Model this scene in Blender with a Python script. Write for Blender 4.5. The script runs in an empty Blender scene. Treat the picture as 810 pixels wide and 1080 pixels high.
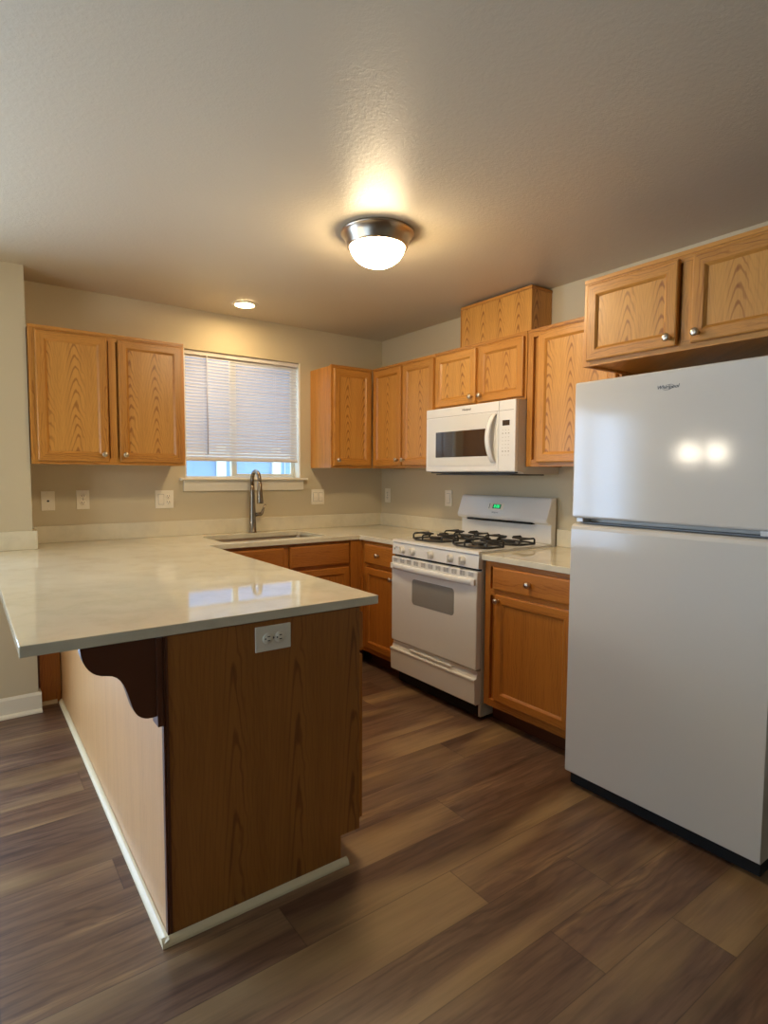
import bpy, bmesh, math, random
from mathutils import Vector, Matrix
random.seed(7)
C = bpy.context.scene.collection
PI = math.pi

# ------------------------------------------------------------------ camera
def look():
    cam = bpy.data.cameras.new('camera'); o = bpy.data.objects.new('camera', cam); C.objects.link(o)
    yw, pi_, r = math.radians(36.1159), math.radians(-3.8459), math.radians(0.3116)
    fw = Vector((math.sin(yw)*math.cos(pi_), math.cos(yw)*math.cos(pi_), math.sin(pi_)))
    ri = Vector((math.cos(yw), -math.sin(yw), 0)); up = ri.cross(fw)
    r2 = ri*math.cos(r)+up*math.sin(r); u2 = -ri*math.sin(r)+up*math.cos(r)
    M = Matrix((r2, u2, -fw)).transposed().to_4x4(); M.translation = Vector((-2.8528, -3.9941, 1.3289))
    o.matrix_world = M
    cam.sensor_fit = 'HORIZONTAL'; cam.sensor_width = 36; cam.lens = 613.573/810*36
    cam.shift_x = -3.258/810; cam.shift_y = 2.528/810
    cam.clip_start = .05
    bpy.context.scene.camera = o
look()

# ------------------------------------------------------------------ world, exposure
SKY = 2.2
w = bpy.data.worlds.new('sky'); bpy.context.scene.world = w; w.use_nodes = True
bg = w.node_tree.nodes['Background']; bg.inputs[0].default_value = (.50, .72, 1, 1); bg.inputs[1].default_value = SKY
vs = bpy.context.scene.view_settings
vs.view_transform = 'Standard'; vs.look = 'None'; vs.gamma = 1; vs.use_curve_mapping = False
vs.exposure = 0.95
LAMP_W = (1.0, .80, .56)
DOME_E = 50.0
CAN_E = 75.0
BULB_E = 30.0

def area(name, loc, rot, sx, sy, power, col):
    l = bpy.data.lights.new(name, 'AREA'); l.shape = 'RECTANGLE'; l.size = sx; l.size_y = sy
    l.energy = power; l.color = col
    o = bpy.data.objects.new(name, l); o.location = loc; o.rotation_euler = rot; C.objects.link(o); return o
# daylight entering through the two dining-side openings (just outside the glass)
area('daylight', (-4.15, .02, 1.05), (-PI/2, 0, 0), 2.0, 2.0, 66, (.48, .68, 1))
area('daylight', (-6.62, -3.1, 1.1), (0, -PI/2, 0), 1.9, 2.3, 2.5, (.62, .78, 1))

# ------------------------------------------------------------------ materials
def srgb(r, g, b):
    f = lambda c: (c/255/12.92) if c/255 <= .04045 else ((c/255+.055)/1.055)**2.4
    return (f(r), f(g), f(b), 1)
def mat(name, col, rough=.5, metal=0, spec=.5, emit=None, es=0, coat=0):
    m = bpy.data.materials.new(name); m.use_nodes = True
    b = m.node_tree.nodes['Principled BSDF']
    b.inputs['Base Color'].default_value = col; b.inputs['Roughness'].default_value = rough
    b.inputs['Metallic'].default_value = metal; b.inputs['Specular IOR Level'].default_value = spec
    b.inputs['Coat Weight'].default_value = coat; b.inputs['Coat Roughness'].default_value = .08
    if emit: b.inputs['Emission Color'].default_value = emit; b.inputs['Emission Strength'].default_value = es
    return m
class NT:
    def __init__(s, m): s.t = m.node_tree; s.b = s.t.nodes['Principled BSDF']
    def n(s, typ, **k):
        o = s.t.nodes.new(typ)
        for a, v in k.items(): setattr(o, a, v)
        return o
    def l(s, a, b): s.t.links.new(a, b)
    def m(s, op, a, b=None, c=None):
        o = s.n('ShaderNodeMath', operation=op)
        for i, x in enumerate((a, b, c)):
            if x is None: continue
            if hasattr(x, 'links'): s.l(x, o.inputs[i])
            else: o.inputs[i].default_value = x
        return o.outputs[0]
    def noise(s, vec, scale, detail=3, rough=.5):
        o = s.n('ShaderNodeTexNoise'); s.l(vec, o.inputs['Vector'])
        o.inputs['Scale'].default_value = scale; o.inputs['Detail'].default_value = detail; o.inputs['Roughness'].default_value = rough
        return o.outputs['Fac']
    def comb(s, x, y, z):
        o = s.n('ShaderNodeCombineXYZ')
        for i, v in enumerate((x, y, z)):
            if hasattr(v, 'links'): s.l(v, o.inputs[i])
            else: o.inputs[i].default_value = v
        return o.outputs[0]
    def ramp(s, fac, stops):
        o = s.n('ShaderNodeValToRGB'); s.l(fac, o.inputs[0]); e = o.color_ramp.elements
        while len(e) < len(stops): e.new(.5)
        for i, (p, c) in enumerate(stops): e[i].position = p; e[i].color = c
        return o.outputs[0]
    def mix(s, fac, a, b, mode='MIX'):
        o = s.n('ShaderNodeMix', data_type='RGBA', blend_type=mode)
        for i, x in ((0, fac), (6, a), (7, b)):
            if hasattr(x, 'links'): s.l(x, o.inputs[i])
            else: o.inputs[i].default_value = x
        return o.outputs[2]
    def bump(s, h, strength, dist=.002):
        o = s.n('ShaderNodeBump'); s.l(h, o.inputs['Height']); o.inputs['Strength'].default_value = strength
        o.inputs['Distance'].default_value = dist; s.l(o.outputs[0], s.b.inputs['Normal'])

def oak(name, base, dark, along='z', cathedral=False, rough=.34, period=.145, fr=430, fa=95):
    m = mat(name, base, rough); t = NT(m)
    tc = t.n('ShaderNodeTexCoord'); sp = t.n('ShaderNodeSeparateXYZ'); t.l(tc.outputs['Object'], sp.inputs[0])
    oi = t.n('ShaderNodeObjectInfo'); rnd = t.m('MULTIPLY', oi.outputs['Random'], 7.3)
    X, Y, Z = sp.outputs
    u = t.m('ADD', t.m('ADD', X, Y), rnd)
    a, c = (Z, u) if along == 'z' else (u, Z)
    c = t.m('ADD', c, t.m('MULTIPLY', rnd, .37))
    # fine pores: strongly stretched noise
    pv = t.comb(t.m('MULTIPLY', c, 260), t.m('MULTIPLY', a, 7), t.m('MULTIPLY', t.m('SUBTRACT', X, Y), 40))
    pores = t.noise(pv, 1, 3, .6)
    mv = t.comb(t.m('MULTIPLY', c, 26), t.m('MULTIPLY', a, 1.3), rnd)
    broad = t.noise(mv, 1, 3, .55)
    wv = t.comb(t.m('MULTIPLY', c, 9), t.m('MULTIPLY', a, 3.0), rnd)
    warp = t.noise(wv, 1, 3, .6)
    if cathedral:
        cw = t.m('ADD', c, t.m('MULTIPLY', t.m('SUBTRACT', warp, .5), .055))
        pp = t.m('PINGPONG', cw, period/2)
        rr = t.m('SQRT', t.m('ADD', t.m('MULTIPLY', pp, pp), 0.00022))
        ph = t.m('ADD', t.m('MULTIPLY', rr, fr), t.m('MULTIPLY', a, fa))
        fade = t.ramp(pp, [(0.0, (1, 1, 1, 1)), (.042, (.16, .16, .16, 1))])
    else:
        ph = t.m('ADD', t.m('MULTIPLY', c, 420), t.m('ADD', t.m('MULTIPLY', a, 6), t.m('MULTIPLY', warp, 26)))
        fade = t.ramp(broad, [(.4, (.05, .05, .05, 1)), (.7, (.75, .75, .75, 1))])
    s_ = t.m('SINE', t.m('ADD', ph, t.m('MULTIPLY', warp, 14)))
    line = t.m('MULTIPLY', t.ramp(s_, [(.25, (0, 0, 0, 1)), (.95, (1, 1, 1, 1))]), fade)
    p1 = t.ramp(pores, [(.42, (0, 0, 0, 1)), (.68, (1, 1, 1, 1))])
    k = t.m('ADD', t.m('MULTIPLY', line, .68), t.m('MULTIPLY', p1, .22))
    k = t.m('ADD', k, t.m('MULTIPLY', t.m('SUBTRACT', broad, .45), .55))
    col = t.mix(t.m('MINIMUM', t.m('MAXIMUM', k, 0), 1), base, dark)
    col = t.mix(t.m('MULTIPLY', oi.outputs['Random'], .25), col, dark)
    t.l(col, t.b.inputs['Base Color'])
    t.bump(t.m('ADD', line, p1), .12, -.0008)
    return m
OB, OD = srgb(206, 144, 64), srgb(128, 68, 18)
W_stile = oak('oak_stile', OB, OD)
W_rail = oak('oak_rail', OB, OD, along='u')
W_panel = oak('oak_cathedral_panel', srgb(214, 156, 76), srgb(132, 72, 22), cathedral=True)
LB, LD = srgb(190, 120, 46), srgb(126, 64, 16)
L_stile = oak('honey_oak_stile', LB, LD)
L_rail = oak('honey_oak_rail', LB, LD, along='u')
L_panel = oak('honey_oak_panel', LB, LD)
W_end = oak('oak_end_panel', srgb(174, 112, 50), srgb(104, 58, 20), cathedral=True, period=.21, fr=420, fa=26)
W_back = oak('oak_back_panel', srgb(214, 164, 106), srgb(176, 122, 70))
W_dark = mat('dark_stained_oak', srgb(86, 44, 20), .4)

M_wall = mat('wall_paint', srgb(204, 191, 160), .75)
t = NT(M_wall); tc = t.n('ShaderNodeTexCoord'); t.bump(t.noise(tc.outputs['Object'], 140, 3), .18, .002)
M_ceil = mat('textured_ceiling_paint', srgb(206, 194, 170), .42)
t = NT(M_ceil); tc = t.n('ShaderNodeTexCoord'); nz = t.noise(tc.outputs['Object'], 75, 4, .6)
t.bump(t.ramp(nz, [(.4, (0, 0, 0, 1)), (.62, (1, 1, 1, 1))]), .22, .002)
M_trim = mat('white_trim_paint', srgb(235, 228, 208), .4)
M_cream = mat('cream_painted_moulding', srgb(222, 204, 164), .4)
M_white = mat('white_enamel', srgb(232, 229, 222), .16)
M_appl = mat('white_appliance_steel', srgb(214, 206, 192), .10)
t = NT(M_appl); tc = t.n('ShaderNodeTexCoord'); t.bump(t.noise(tc.outputs['Object'], 320, 2), .05, .0006)
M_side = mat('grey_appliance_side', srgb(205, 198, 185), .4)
M_plast = mat('ivory_plastic', srgb(240, 232, 212), .35)
M_black = mat('black_plastic', (.004, .004, .004, 1), .75)
M_iron = mat('cast_iron', (.02, .018, .016, 1), .5)
M_grey = mat('grey_print', srgb(120, 118, 112), .5)
M_slot = mat('grey_vent', srgb(150, 146, 136), .5)
M_glass_dark = mat('dark_oven_glass', (.03, .024, .02, 1), .04); M_glass_dark.node_tree.nodes['Principled BSDF'].inputs['IOR'].default_value = 1.9
M_glass_grey = mat('grey_oven_window', srgb(150, 148, 142), .12)
M_nickel = mat('brushed_nickel', srgb(200, 186, 166), .28, 1)
M_steel = mat('stainless_steel', srgb(150, 142, 130), .3, 1)
M_fauc = mat('brushed_steel_faucet', srgb(150, 138, 122), .26, 1)
M_alum = mat('burner_aluminium', srgb(170, 165, 155), .35, 1)
M_dome = mat('lit_frosted_glass', (1, 1, 1, 1), .3, emit=(1.0, .77, .47, 1), es=DOME_E)
M_can = mat('lit_recessed_lens', (1, 1, 1, 1), .3, emit=(1.0, .72, .38, 1), es=CAN_E)
M_bulb = mat('lit_glass_shade', (1, 1, 1, 1), .3, emit=(1.0, .88, .68, 1), es=BULB_E)
M_led = mat('green_led_digits', (0, .1, .02, 1), .4, emit=(.02, .75, .2, 1), es=1.1)
M_blind = mat('white_vinyl_slats', srgb(218, 214, 210), .4)
NT(M_blind).b.inputs['Subsurface Weight'].default_value = 0
M_siding = mat('neighbour_siding', srgb(132, 154, 178), .7)

M_quartz = mat('cream_quartz', srgb(226, 218, 192), .05); M_quartz.node_tree.nodes['Principled BSDF'].inputs['IOR'].default_value = 1.65
t = NT(M_quartz); tc = t.n('ShaderNodeTexCoord')
n1 = t.noise(tc.outputs['Object'], 9, 4, .6); n2 = t.noise(tc.outputs['Object'], 2.2, 3, .5)
c1 = t.mix(t.ramp(n1, [(.45, (0, 0, 0, 1)), (.75, (1, 1, 1, 1))]), srgb(226, 217, 190), srgb(212, 203, 176))
t.l(t.mix(t.ramp(n2, [(.5, (0, 0, 0, 1)), (.8, (.6, .6, .6, 1))]), c1, srgb(232, 226, 206)), t.b.inputs['Base Color'])

# floor: wide vinyl planks along x
M_floor = mat('oak_look_vinyl_planks', srgb(120, 96, 76), .32)
t = NT(M_floor); tc = t.n('ShaderNodeTexCoord'); sp = t.n('ShaderNodeSeparateXYZ'); t.l(tc.outputs['Object'], sp.inputs[0])
X, Y, Z = sp.outputs
PW, PL = .182, 1.5
row = t.m('FLOOR', t.m('DIVIDE', t.m('ADD', Y, .06), PW))
wn = t.n('ShaderNodeTexWhiteNoise', noise_dimensions='1D'); t.l(row, wn.inputs['W'])
xs = t.m('ADD', X, t.m('MULTIPLY', wn.outputs['Value'], PL))
colm = t.m('FLOOR', t.m('DIVIDE', xs, PL))
w2 = t.n('ShaderNodeTexWhiteNoise', noise_dimensions='2D'); t.l(t.comb(row, colm, 0), w2.inputs['Vector'])
pid = w2.outputs['Value']
off = t.m('MULTIPLY', pid, 37.0)
gv = t.comb(t.m('ADD', t.m('MULTIPLY', X, 1.1), off), t.m('ADD', t.m('MULTIPLY', Y, 13), off), off)
g1 = t.noise(gv, 1, 5, .62)
gv2 = t.comb(t.m('ADD', t.m('MULTIPLY', X, 5), off), t.m('MULTIPLY', Y, 90), off)
g2 = t.noise(gv2, 1, 4, .6)
gv3 = t.comb(t.m('ADD', t.m('MULTIPLY', X, .9), off), t.m('ADD', t.m('MULTIPLY', Y, 4), off), 3.3)
g3 = t.noise(gv3, 1, 3, .5)
base = t.ramp(g1, [(.32, srgb(56, 38, 28)), (.46, srgb(104, 78, 62)), (.58, srgb(126, 100, 80)), (.70, srgb(176, 146, 104))])
tint = t.ramp(pid, [(0, srgb(84, 58, 42)), (.35, srgb(122, 96, 80)), (.65, srgb(104, 86, 80)), (1, srgb(148, 118, 88))])
c = t.mix(.38, base, tint)
c = t.mix(t.m('MULTIPLY', t.ramp(g2, [(.45, (0, 0, 0, 1)), (.72, (1, 1, 1, 1))]), .52), c, srgb(66, 50, 40))
c = t.mix(t.m('MULTIPLY', t.ramp(g3, [(.5, (0, 0, 0, 1)), (.68, (1, 1, 1, 1))]), .5), c, srgb(186, 160, 116))
# wavy cathedral figure in planks
wy = t.m('ADD', t.m('MULTIPLY', Y, 170), t.m('ADD', t.m('MULTIPLY', X, 5), t.m('MULTIPLY', t.noise(t.comb(t.m('MULTIPLY', X, 2.2), t.m('MULTIPLY', Y, 7), off), 1, 3, .55), 34)))
fig = t.ramp(t.m('SINE', wy), [(.2, (0, 0, 0, 1)), (.95, (1, 1, 1, 1))])
c = t.mix(t.m('MULTIPLY', t.m('MULTIPLY', fig, t.ramp(g3, [(.35, (1, 1, 1, 1)), (.6, (0, 0, 0, 1))])), .4), c, srgb(66, 48, 38))
fy = t.m('FRACT', t.m('DIVIDE', t.m('ADD', Y, .06), PW)); fx = t.m('FRACT', t.m('DIVIDE', xs, PL))
ey = t.m('LESS_THAN', t.m('MINIMUM', fy, t.m('SUBTRACT', 1, fy)), .008)
ex = t.m('LESS_THAN', t.m('MINIMUM', fx, t.m('SUBTRACT', 1, fx)), .0012)
edge = t.m('MAXIMUM', ey, ex)
c = t.mix(t.m('MULTIPLY', edge, .45), c, srgb(52, 40, 32))
c = t.mix(1, c, (1.0, .94, .86, 1), 'MULTIPLY')
t.l(c, t.b.inputs['Base Color'])
t.l(t.m('ADD', .27, t.m('MULTIPLY', g2, .18)), t.b.inputs['Roughness'])
t.bump(t.m('SUBTRACT', t.m('MULTIPLY', g2, .5), edge), .2, .0012)

# ------------------------------------------------------------------ mesh helpers
def box(bm, x0, x1, y0, y1, z0, z1, mi=0, bev=0, seg=2):
    x0, x1 = min(x0, x1), max(x0, x1); y0, y1 = min(y0, y1), max(y0, y1); z0, z1 = min(z0, z1), max(z0, z1)
    vs_ = [bm.verts.new((x, y, z)) for x in (x0, x1) for y in (y0, y1) for z in (z0, z1)]
    idx = [(0, 1, 3, 2), (4, 6, 7, 5), (0, 4, 5, 1), (2, 3, 7, 6), (0, 2, 6, 4), (1, 5, 7, 3)]
    fs = [bm.faces.new([vs_[i] for i in f]) for f in idx]
    for f in fs: f.material_index = mi
    if bev:
        es = list({e for f in fs for e in f.edges})
        r = bmesh.ops.bevel(bm, geom=es, offset=bev, segments=seg, affect='EDGES', profile=.5)
        for f in r['faces']: f.material_index = mi
    return fs
def prism(bm, pts, axis, a0, a1, mi=0, bev=0):
    """extrude 2D polygon along axis; pts are the other two coordinates in order"""
    def P(p, a):
        if axis == 'x': return (a, p[0], p[1])
        if axis == 'y': return (p[0], a, p[1])
        return (p[0], p[1], a)
    A = [bm.verts.new(P(p, a0)) for p in pts]; B = [bm.verts.new(P(p, a1)) for p in pts]
    n = len(pts); fs = [bm.faces.new(A), bm.faces.new(B[::-1])]
    for i in range(n): fs.append(bm.faces.new((A[i], B[i], B[(i+1) % n], A[(i+1) % n])))
    for f in fs: f.material_index = mi
    if bev:
        es = list({e for f in fs for e in f.edges})
        r = bmesh.ops.bevel(bm, geom=es, offset=bev, segments=2, affect='EDGES', profile=.5)
        for f in r['faces']: f.material_index = mi
    return fs
def lathe(bm, prof, cen=(0, 0, 0), axis='z', n=32, mi=0, smooth=True):
    """prof: (r, h) list"""
    rings = []
    for r, h in prof:
        ring = []
        if r < 1e-6: ring = [None]
        for k in range(n if r >= 1e-6 else 1):
            a = 2*PI*k/n; p = (r*math.cos(a), r*math.sin(a), h) if r >= 1e-6 else (0, 0, h)
            if axis == 'x': q = (p[2], p[0], p[1])
            elif axis == 'y': q = (p[1], p[2], p[0])
            else: q = p
            v = bm.verts.new((cen[0]+q[0], cen[1]+q[1], cen[2]+q[2]))
            if r < 1e-6: ring = [v]
            else: ring.append(v)
        rings.append(ring)
    for A, B in zip(rings, rings[1:]):
        for k in range(n):
            k2 = (k+1) % n
            if len(A) == 1 and len(B) == 1: continue
            if len(A) == 1: f = (A[0], B[k], B[k2])
            elif len(B) == 1: f = (A[k], B[0], A[k2])
            else: f = (A[k], B[k], B[k2], A[k2])
            f = bm.faces.new(f); f.material_index = mi; f.smooth = smooth
def tube(bm, pts, rad, n=12, mi=0, cap=True, smooth=True):
    """rad: number or list"""
    P = [Vector(p) for p in pts]; R = rad if isinstance(rad, (list, tuple)) else [rad]*len(P)
    prev = None; rings = []
    for i, p in enumerate(P):
        d = (P[min(i+1, len(P)-1)]-P[max(i-1, 0)]).normalized()
        if prev is None: prev = d.orthogonal().normalized()
        a = (prev-d*prev.dot(d)).normalized(); prev = a; b = d.cross(a)
        rings.append([bm.verts.new(p+(a*math.cos(2*PI*k/n)+b*math.sin(2*PI*k/n))*R[i]) for k in range(n)])
    for A, B in zip(rings, rings[1:]):
        for k in range(n):
            f = bm.faces.new((A[k], A[(k+1) % n], B[(k+1) % n], B[k])); f.material_index = mi; f.smooth = smooth
    if cap:
        for r in (rings[0][::-1], rings[-1]):
            f = bm.faces.new(r); f.material_index = mi
def BM(): return bmesh.new()
def obj(name, bm, mats, parent=None, fix=True):
    if fix: bmesh.ops.recalc_face_normals(bm, faces=bm.faces[:])
    me = bpy.data.meshes.new(name); bm.to_mesh(me); bm.free()
    for m in (mats if isinstance(mats, (list, tuple)) else [mats]): me.materials.append(m)
    o = bpy.data.objects.new(name, me); C.objects.link(o)
    if parent: o.parent = parent
    return o
def tag(o, label, cat, group=None):
    o['label'] = label; o['category'] = cat
    if group: o['group'] = group
    return o
def thing(name, label, cat, loc=(0, 0, 0), rz=0, group=None):
    o = bpy.data.objects.new(name, None); o.empty_display_size = .1; C.objects.link(o)
    o.location = loc; o.rotation_euler = (0, 0, rz); return tag(o, label, cat, group)
def struct(name, bm, m, parent=None):
    o = obj(name, bm, m, parent)
    if not parent: o['kind'] = 'structure'
    return o
RW = -PI/2          # rotation that turns a front facing -y into a front facing -x
_font = {}
def text_mesh(s, size, depth=.0004, shear=0):
    cu = bpy.data.curves.new('t', 'FONT'); cu.body = s; cu.size = size; cu.extrude = depth; cu.shear = shear
    cu.align_x = 'CENTER'; cu.align_y = 'CENTER'
    o = bpy.data.objects.new('t', cu); C.objects.link(o)
    bpy.context.view_layer.update()
    me = bpy.data.meshes.new_from_object(o.evaluated_get(bpy.context.evaluated_depsgraph_get()))
    bpy.data.objects.remove(o); return me
def text_obj(name, s, size, m, parent, loc, shear=0, bold=0):
    me = text_mesh(s, size, .0004, shear); me.materials.clear(); me.materials.append(m)
    o = bpy.data.objects.new(name, me); C.objects.link(o); o.parent = parent
    o.location = loc; o.rotation_euler = (PI/2, 0, 0)   # reads from -y
    return o

# ------------------------------------------------------------------ room shell
H = 2.434
XL, YB = -6.3, -8.4          # far left wall, wall behind the camera
SX, SY = -2.55, -.283        # wall jog left of the cabinets
bm = BM(); box(bm, XL-.12, .12, YB-.12, .12, -.1, 0); struct('floor', bm, M_floor)
bm = BM(); box(bm, XL-.12, .12, YB-.12, .12, H, H+.12); struct('ceiling', bm, M_ceil)
WX0, WX1, WZ0, WZ1 = -1.632, -.758, 1.306, 2.168      # kitchen window opening
T = .12
def wall_y(bm, x0, x1, y, z0=0, z1=H, hole=None):
    """wall slab with room face at y, thickness behind (+y)"""
    if not hole: box(bm, x0, x1, y, y+T, z0, z1); return
    a, b, c, d = hole
    box(bm, x0, a, y, y+T, z0, z1); box(bm, b, x1, y, y+T, z0, z1)
    box(bm, a, b, y, y+T, z0, c); box(bm, a, b, y, y+T, d, z1)
bm = BM(); wall_y(bm, SX, .12, 0, hole=(WX0, WX1, WZ0, WZ1)); struct('wall_back', bm, M_wall)
bm = BM(); box(bm, 0, T, YB, 0, 0, H); struct('wall_right', bm, M_wall)
DW = (-5.15, -3.15, .03, 2.05)  # glazed patio door in the jogged wall
bm = BM(); wall_y(bm, XL-.12, SX, SY, hole=DW)
box(bm, SX-.12, SX, SY+T, T, 0, H); struct('wall_left', bm, M_wall)
PD = (-4.1, -2.1, 0.05, 2.1) # patio door opening on the far left
bm = BM()
box(bm, XL-T, XL, YB, PD[0], 0, H); box(bm, XL-T, XL, PD[1], SY, 0, H)
box(bm, XL-T, XL, PD[0], PD[1], 0, PD[2]); box(bm, XL-T, XL, PD[0], PD[1], PD[3], H)
struct('wall_far_left', bm, M_wall)
bm = BM(); box(bm, XL-T, T, YB-T, YB, 0, H); struct('wall_behind', bm, M_wall)

M_pane = bpy.data.materials.new('window_glass'); M_pane.use_nodes = True
nt = M_pane.node_tree; nt.nodes.clear()
o_ = nt.nodes.new('ShaderNodeOutputMaterial'); tr = nt.nodes.new('ShaderNodeBsdfTransparent'); gl = nt.nodes.new('ShaderNodeBsdfGlossy')
gl.inputs['Roughness'].default_value = .02; mx = nt.nodes.new('ShaderNodeMixShader'); mx.inputs[0].default_value = .06
nt.links.new(tr.outputs[0], mx.inputs[1]); nt.links.new(gl.outputs[0], mx.inputs[2]); nt.links.new(mx.outputs[0], o_.inputs[0])
def frame_y(bm, x0, x1, z0, z1, y0, y1, wd, midx=None):
    box(bm, x0, x0+wd, y0, y1, z0, z1, bev=.003); box(bm, x1-wd, x1, y0, y1, z0, z1, bev=.003)
    box(bm, x0+wd, x1-wd, y0, y1, z0, z0+wd, bev=.003); box(bm, x0+wd, x1-wd, y0, y1, z1-wd, z1, bev=.003)
    if midx: box(bm, midx-wd*.6, midx+wd*.6, y0, y1, z0+wd, z1-wd, bev=.003)
# kitchen window
wn1 = bpy.data.objects.new('window_1', None); C.objects.link(wn1); wn1['kind'] = 'structure'
wn1.location = (-1.195, 0, WZ0)
def loc_bm(bm, v): bmesh.ops.translate(bm, verts=bm.verts[:], vec=-Vector(v)); return bm
bm = BM(); frame_y(bm, WX0+.001, WX1-.001, WZ0-.012, WZ1-.001, .078, .115, .022, -1.262)
frame_y(bm, -1.25, WX1-.023, WZ0+.011, WZ1-.023, .083, .10, .018)
box(bm, WX0+.0005, WX0+.010, .0, .0775, WZ0, WZ1-.0005); box(bm, WX1-.010, WX1-.0005, .0, .0775, WZ0, WZ1-.0005)
obj('window_frame', loc_bm(bm, wn1.location), M_trim, wn1)
bm = BM(); box(bm, WX0+.02, WX1-.02, .088, .092, WZ0+.01, WZ1-.02); obj('pane', loc_bm(bm, wn1.location), M_pane, wn1)
bm = BM()
box(bm, WX0-.04, WX1+.04, -.045, -.001, 1.288, 1.305, bev=.004)
box(bm, WX0+.001, WX1-.001, -.002, .07, 1.2895, 1.3058)
obj('window_sill', loc_bm(bm, wn1.location), M_trim, wn1)
bm = BM(); box(bm, WX0-.015, WX1+.015, -.018, -.001, 1.214, 1.2875, bev=.003); obj('apron', loc_bm(bm, wn1.location), M_trim, wn1)
# dining window, patio door (out of frame, daylight comes through them)
wn2 = bpy.data.objects.new('door_2', None); C.objects.link(wn2); wn2['kind'] = 'structure'
bm = BM(); frame_y(bm, DW[0]+.001, DW[1]-.001, DW[2]+.001, DW[3]-.001, SY+.05, SY+.1, .045, -4.15); obj('door_frame', bm, M_trim, wn2)
bm = BM(); box(bm, DW[0]+.04, DW[1]-.04, SY+.073, SY+.077, DW[2]+.04, DW[3]-.04); obj('pane', bm, M_pane, wn2)
dr = bpy.data.objects.new('door_1', None); C.objects.link(dr); dr['kind'] = 'structure'
bm = BM()
x0, x1 = XL-.08, XL-.03
for a, b in ((PD[0]+.001, PD[0]+.06), (PD[1]-.06, PD[1]-.001), (-3.14, -3.06)): box(bm, x0, x1, a, b, PD[2]+.001, PD[3]-.001)
box(bm, x0, x1, PD[0]+.06, PD[1]-.06, PD[2]+.001, PD[2]+.08); box(bm, x0, x1, PD[0]+.06, PD[1]-.06, PD[3]-.08, PD[3]-.001)
obj('door_frame', bm, M_trim, dr)
bm = BM(); box(bm, XL-.057, XL-.053, PD[0]+.05, PD[1]-.05, PD[2]+.05, PD[3]-.05); obj('pane', bm, M_pane, dr)

# panelled fence outside the kitchen window
bm = BM()
box(bm, -4, 5, 2.50, 2.53, -.3, 1.66)
box(bm, -4, 5, 2.46, 2.56, 1.66, 1.70, 0, .004)
for k in range(13):
    x = -3.87+k*.68
    box(bm, x-.05, x+.05, 2.45, 2.499, -.3, 1.655, 1, .004)
    box(bm, x+.05, x+.63, 2.465, 2.499, 1.50, 1.58, 1, .003); box(bm, x+.05, x+.63, 2.465, 2.499, .55, .63, 1, .003)
    box(bm, x+.12, x+.125, 2.49, 2.4995, .64, 1.49, 1)
hb_ = BM()  # added house wall: keeps bright sky out of the gaps between blind slats
for k in range(46):
    z = -.3+k*.13
    prism(hb_, [(6.05, z), (6.02, z), (6.048, z+.13), (6.05, z+.13)], 'x', -6, 9)
box(hb_, -6, 9, 6.05, 6.2, -.3, 5.68)
tag(obj('added_backdrop_house', hb_, mat('slate_blue_siding', srgb(112, 136, 164), .7)), 'slate blue sided house added behind the fence to dim the sky between the blind slats', 'house')
sd = obj('garden_fence', bm, [M_siding, M_trim])
tag(sd, 'pale blue panelled fence seen under the blind outside the window', 'fence')

# baseboard on the jogged wall
bm = BM()
def base_run(bm, x0, x1):
    prism(bm, [(SY-.001, .001), (SY-.014, .001), (SY-.014, .098), (SY-.006, .112), (SY-.001, .112)], 'x', x0, x1)
    prism(bm, [(SY-.0145, .001), (SY-.034, .001), (SY-.033, .009), (SY-.028, .016), (SY-.0145, .021)], 'x', x0, x1)
base_run(bm, XL+.001, DW[0]-.01); base_run(bm, DW[1]+.01, SX+.014)
box(bm, SX+.001, SX+.013, SY-.001, SY+.06, .001, .112)
struct('baseboard_left', bm, M_trim)
bm = BM(); box(bm, XL+.001, -.001, YB+.001, YB+.014, .001, .112); struct('baseboard_behind', bm, M_trim)
bm = BM(); box(bm, -.014, -.001, YB+.015, -3.4, .001, .112); struct('baseboard_right', bm, M_trim)
bm = BM(); box(bm, XL+.001, XL+.014, YB+.015, PD[0]-.01, .001, .112); box(bm, XL+.001, XL+.014, PD[1]+.01, SY-.04, .001, .112); struct('baseboard_far_left', bm, M_trim)

# ------------------------------------------------------------------ cabinet kit (front faces local -y, origin back-left-bottom)
def door_panel(name, x0, x1, z0, z1, yf, parent, mats, th=.019, wd=.055, flat=False):
    """framed door (or slab drawer front); back face at y=yf, front at yf-th"""
    bm = BM()
    if flat: prof = [(0, 0), (0, th-.007), (.003, th-.003), (.010, th), ]
    else: prof = [(0, 0), (0, th-.006), (.002, th-.002), (.006, th), (wd-.012, th), (wd-.009, th-.002), (wd-.004, th-.006), (wd, th-.010)]
    rings = []
    for d, h in prof:
        rings.append([bm.verts.new(p) for p in ((x0+d, yf-h, z0+d), (x1-d, yf-h, z0+d), (x1-d, yf-h, z1-d), (x0+d, yf-h, z1-d))])
    for A, B in zip(rings, rings[1:]):
        for k in range(4):
            f = bm.faces.new((A[k], A[(k+1) % 4], B[(k+1) % 4], B[k]))
            f.material_index = 1 if k in (0, 2) else 0
    f = bm.faces.new(rings[-1]); f.material_index = 1 if flat else 2
    f = bm.faces.new(rings[0][::-1]); f.material_index = 0
    return obj(name, bm, mats, parent, fix=True)
def knob(x, z, y, parent):
    bm = BM()
    lathe(bm, [(0, 0), (.0085, 0), (.0075, .004), (.0055, .008), (.006, .012), (.0135, .018), (.0155, .023), (.0145, .028), (.009, .031), (0, .032)][::1], (0, 0, 0), 'y', 20)
    bmesh.ops.scale(bm, vec=(1, -1, 1), verts=bm.verts[:]); bmesh.ops.translate(bm, vec=(x, y, z), verts=bm.verts[:])
    return obj('knob', bm, M_nickel, parent)
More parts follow.
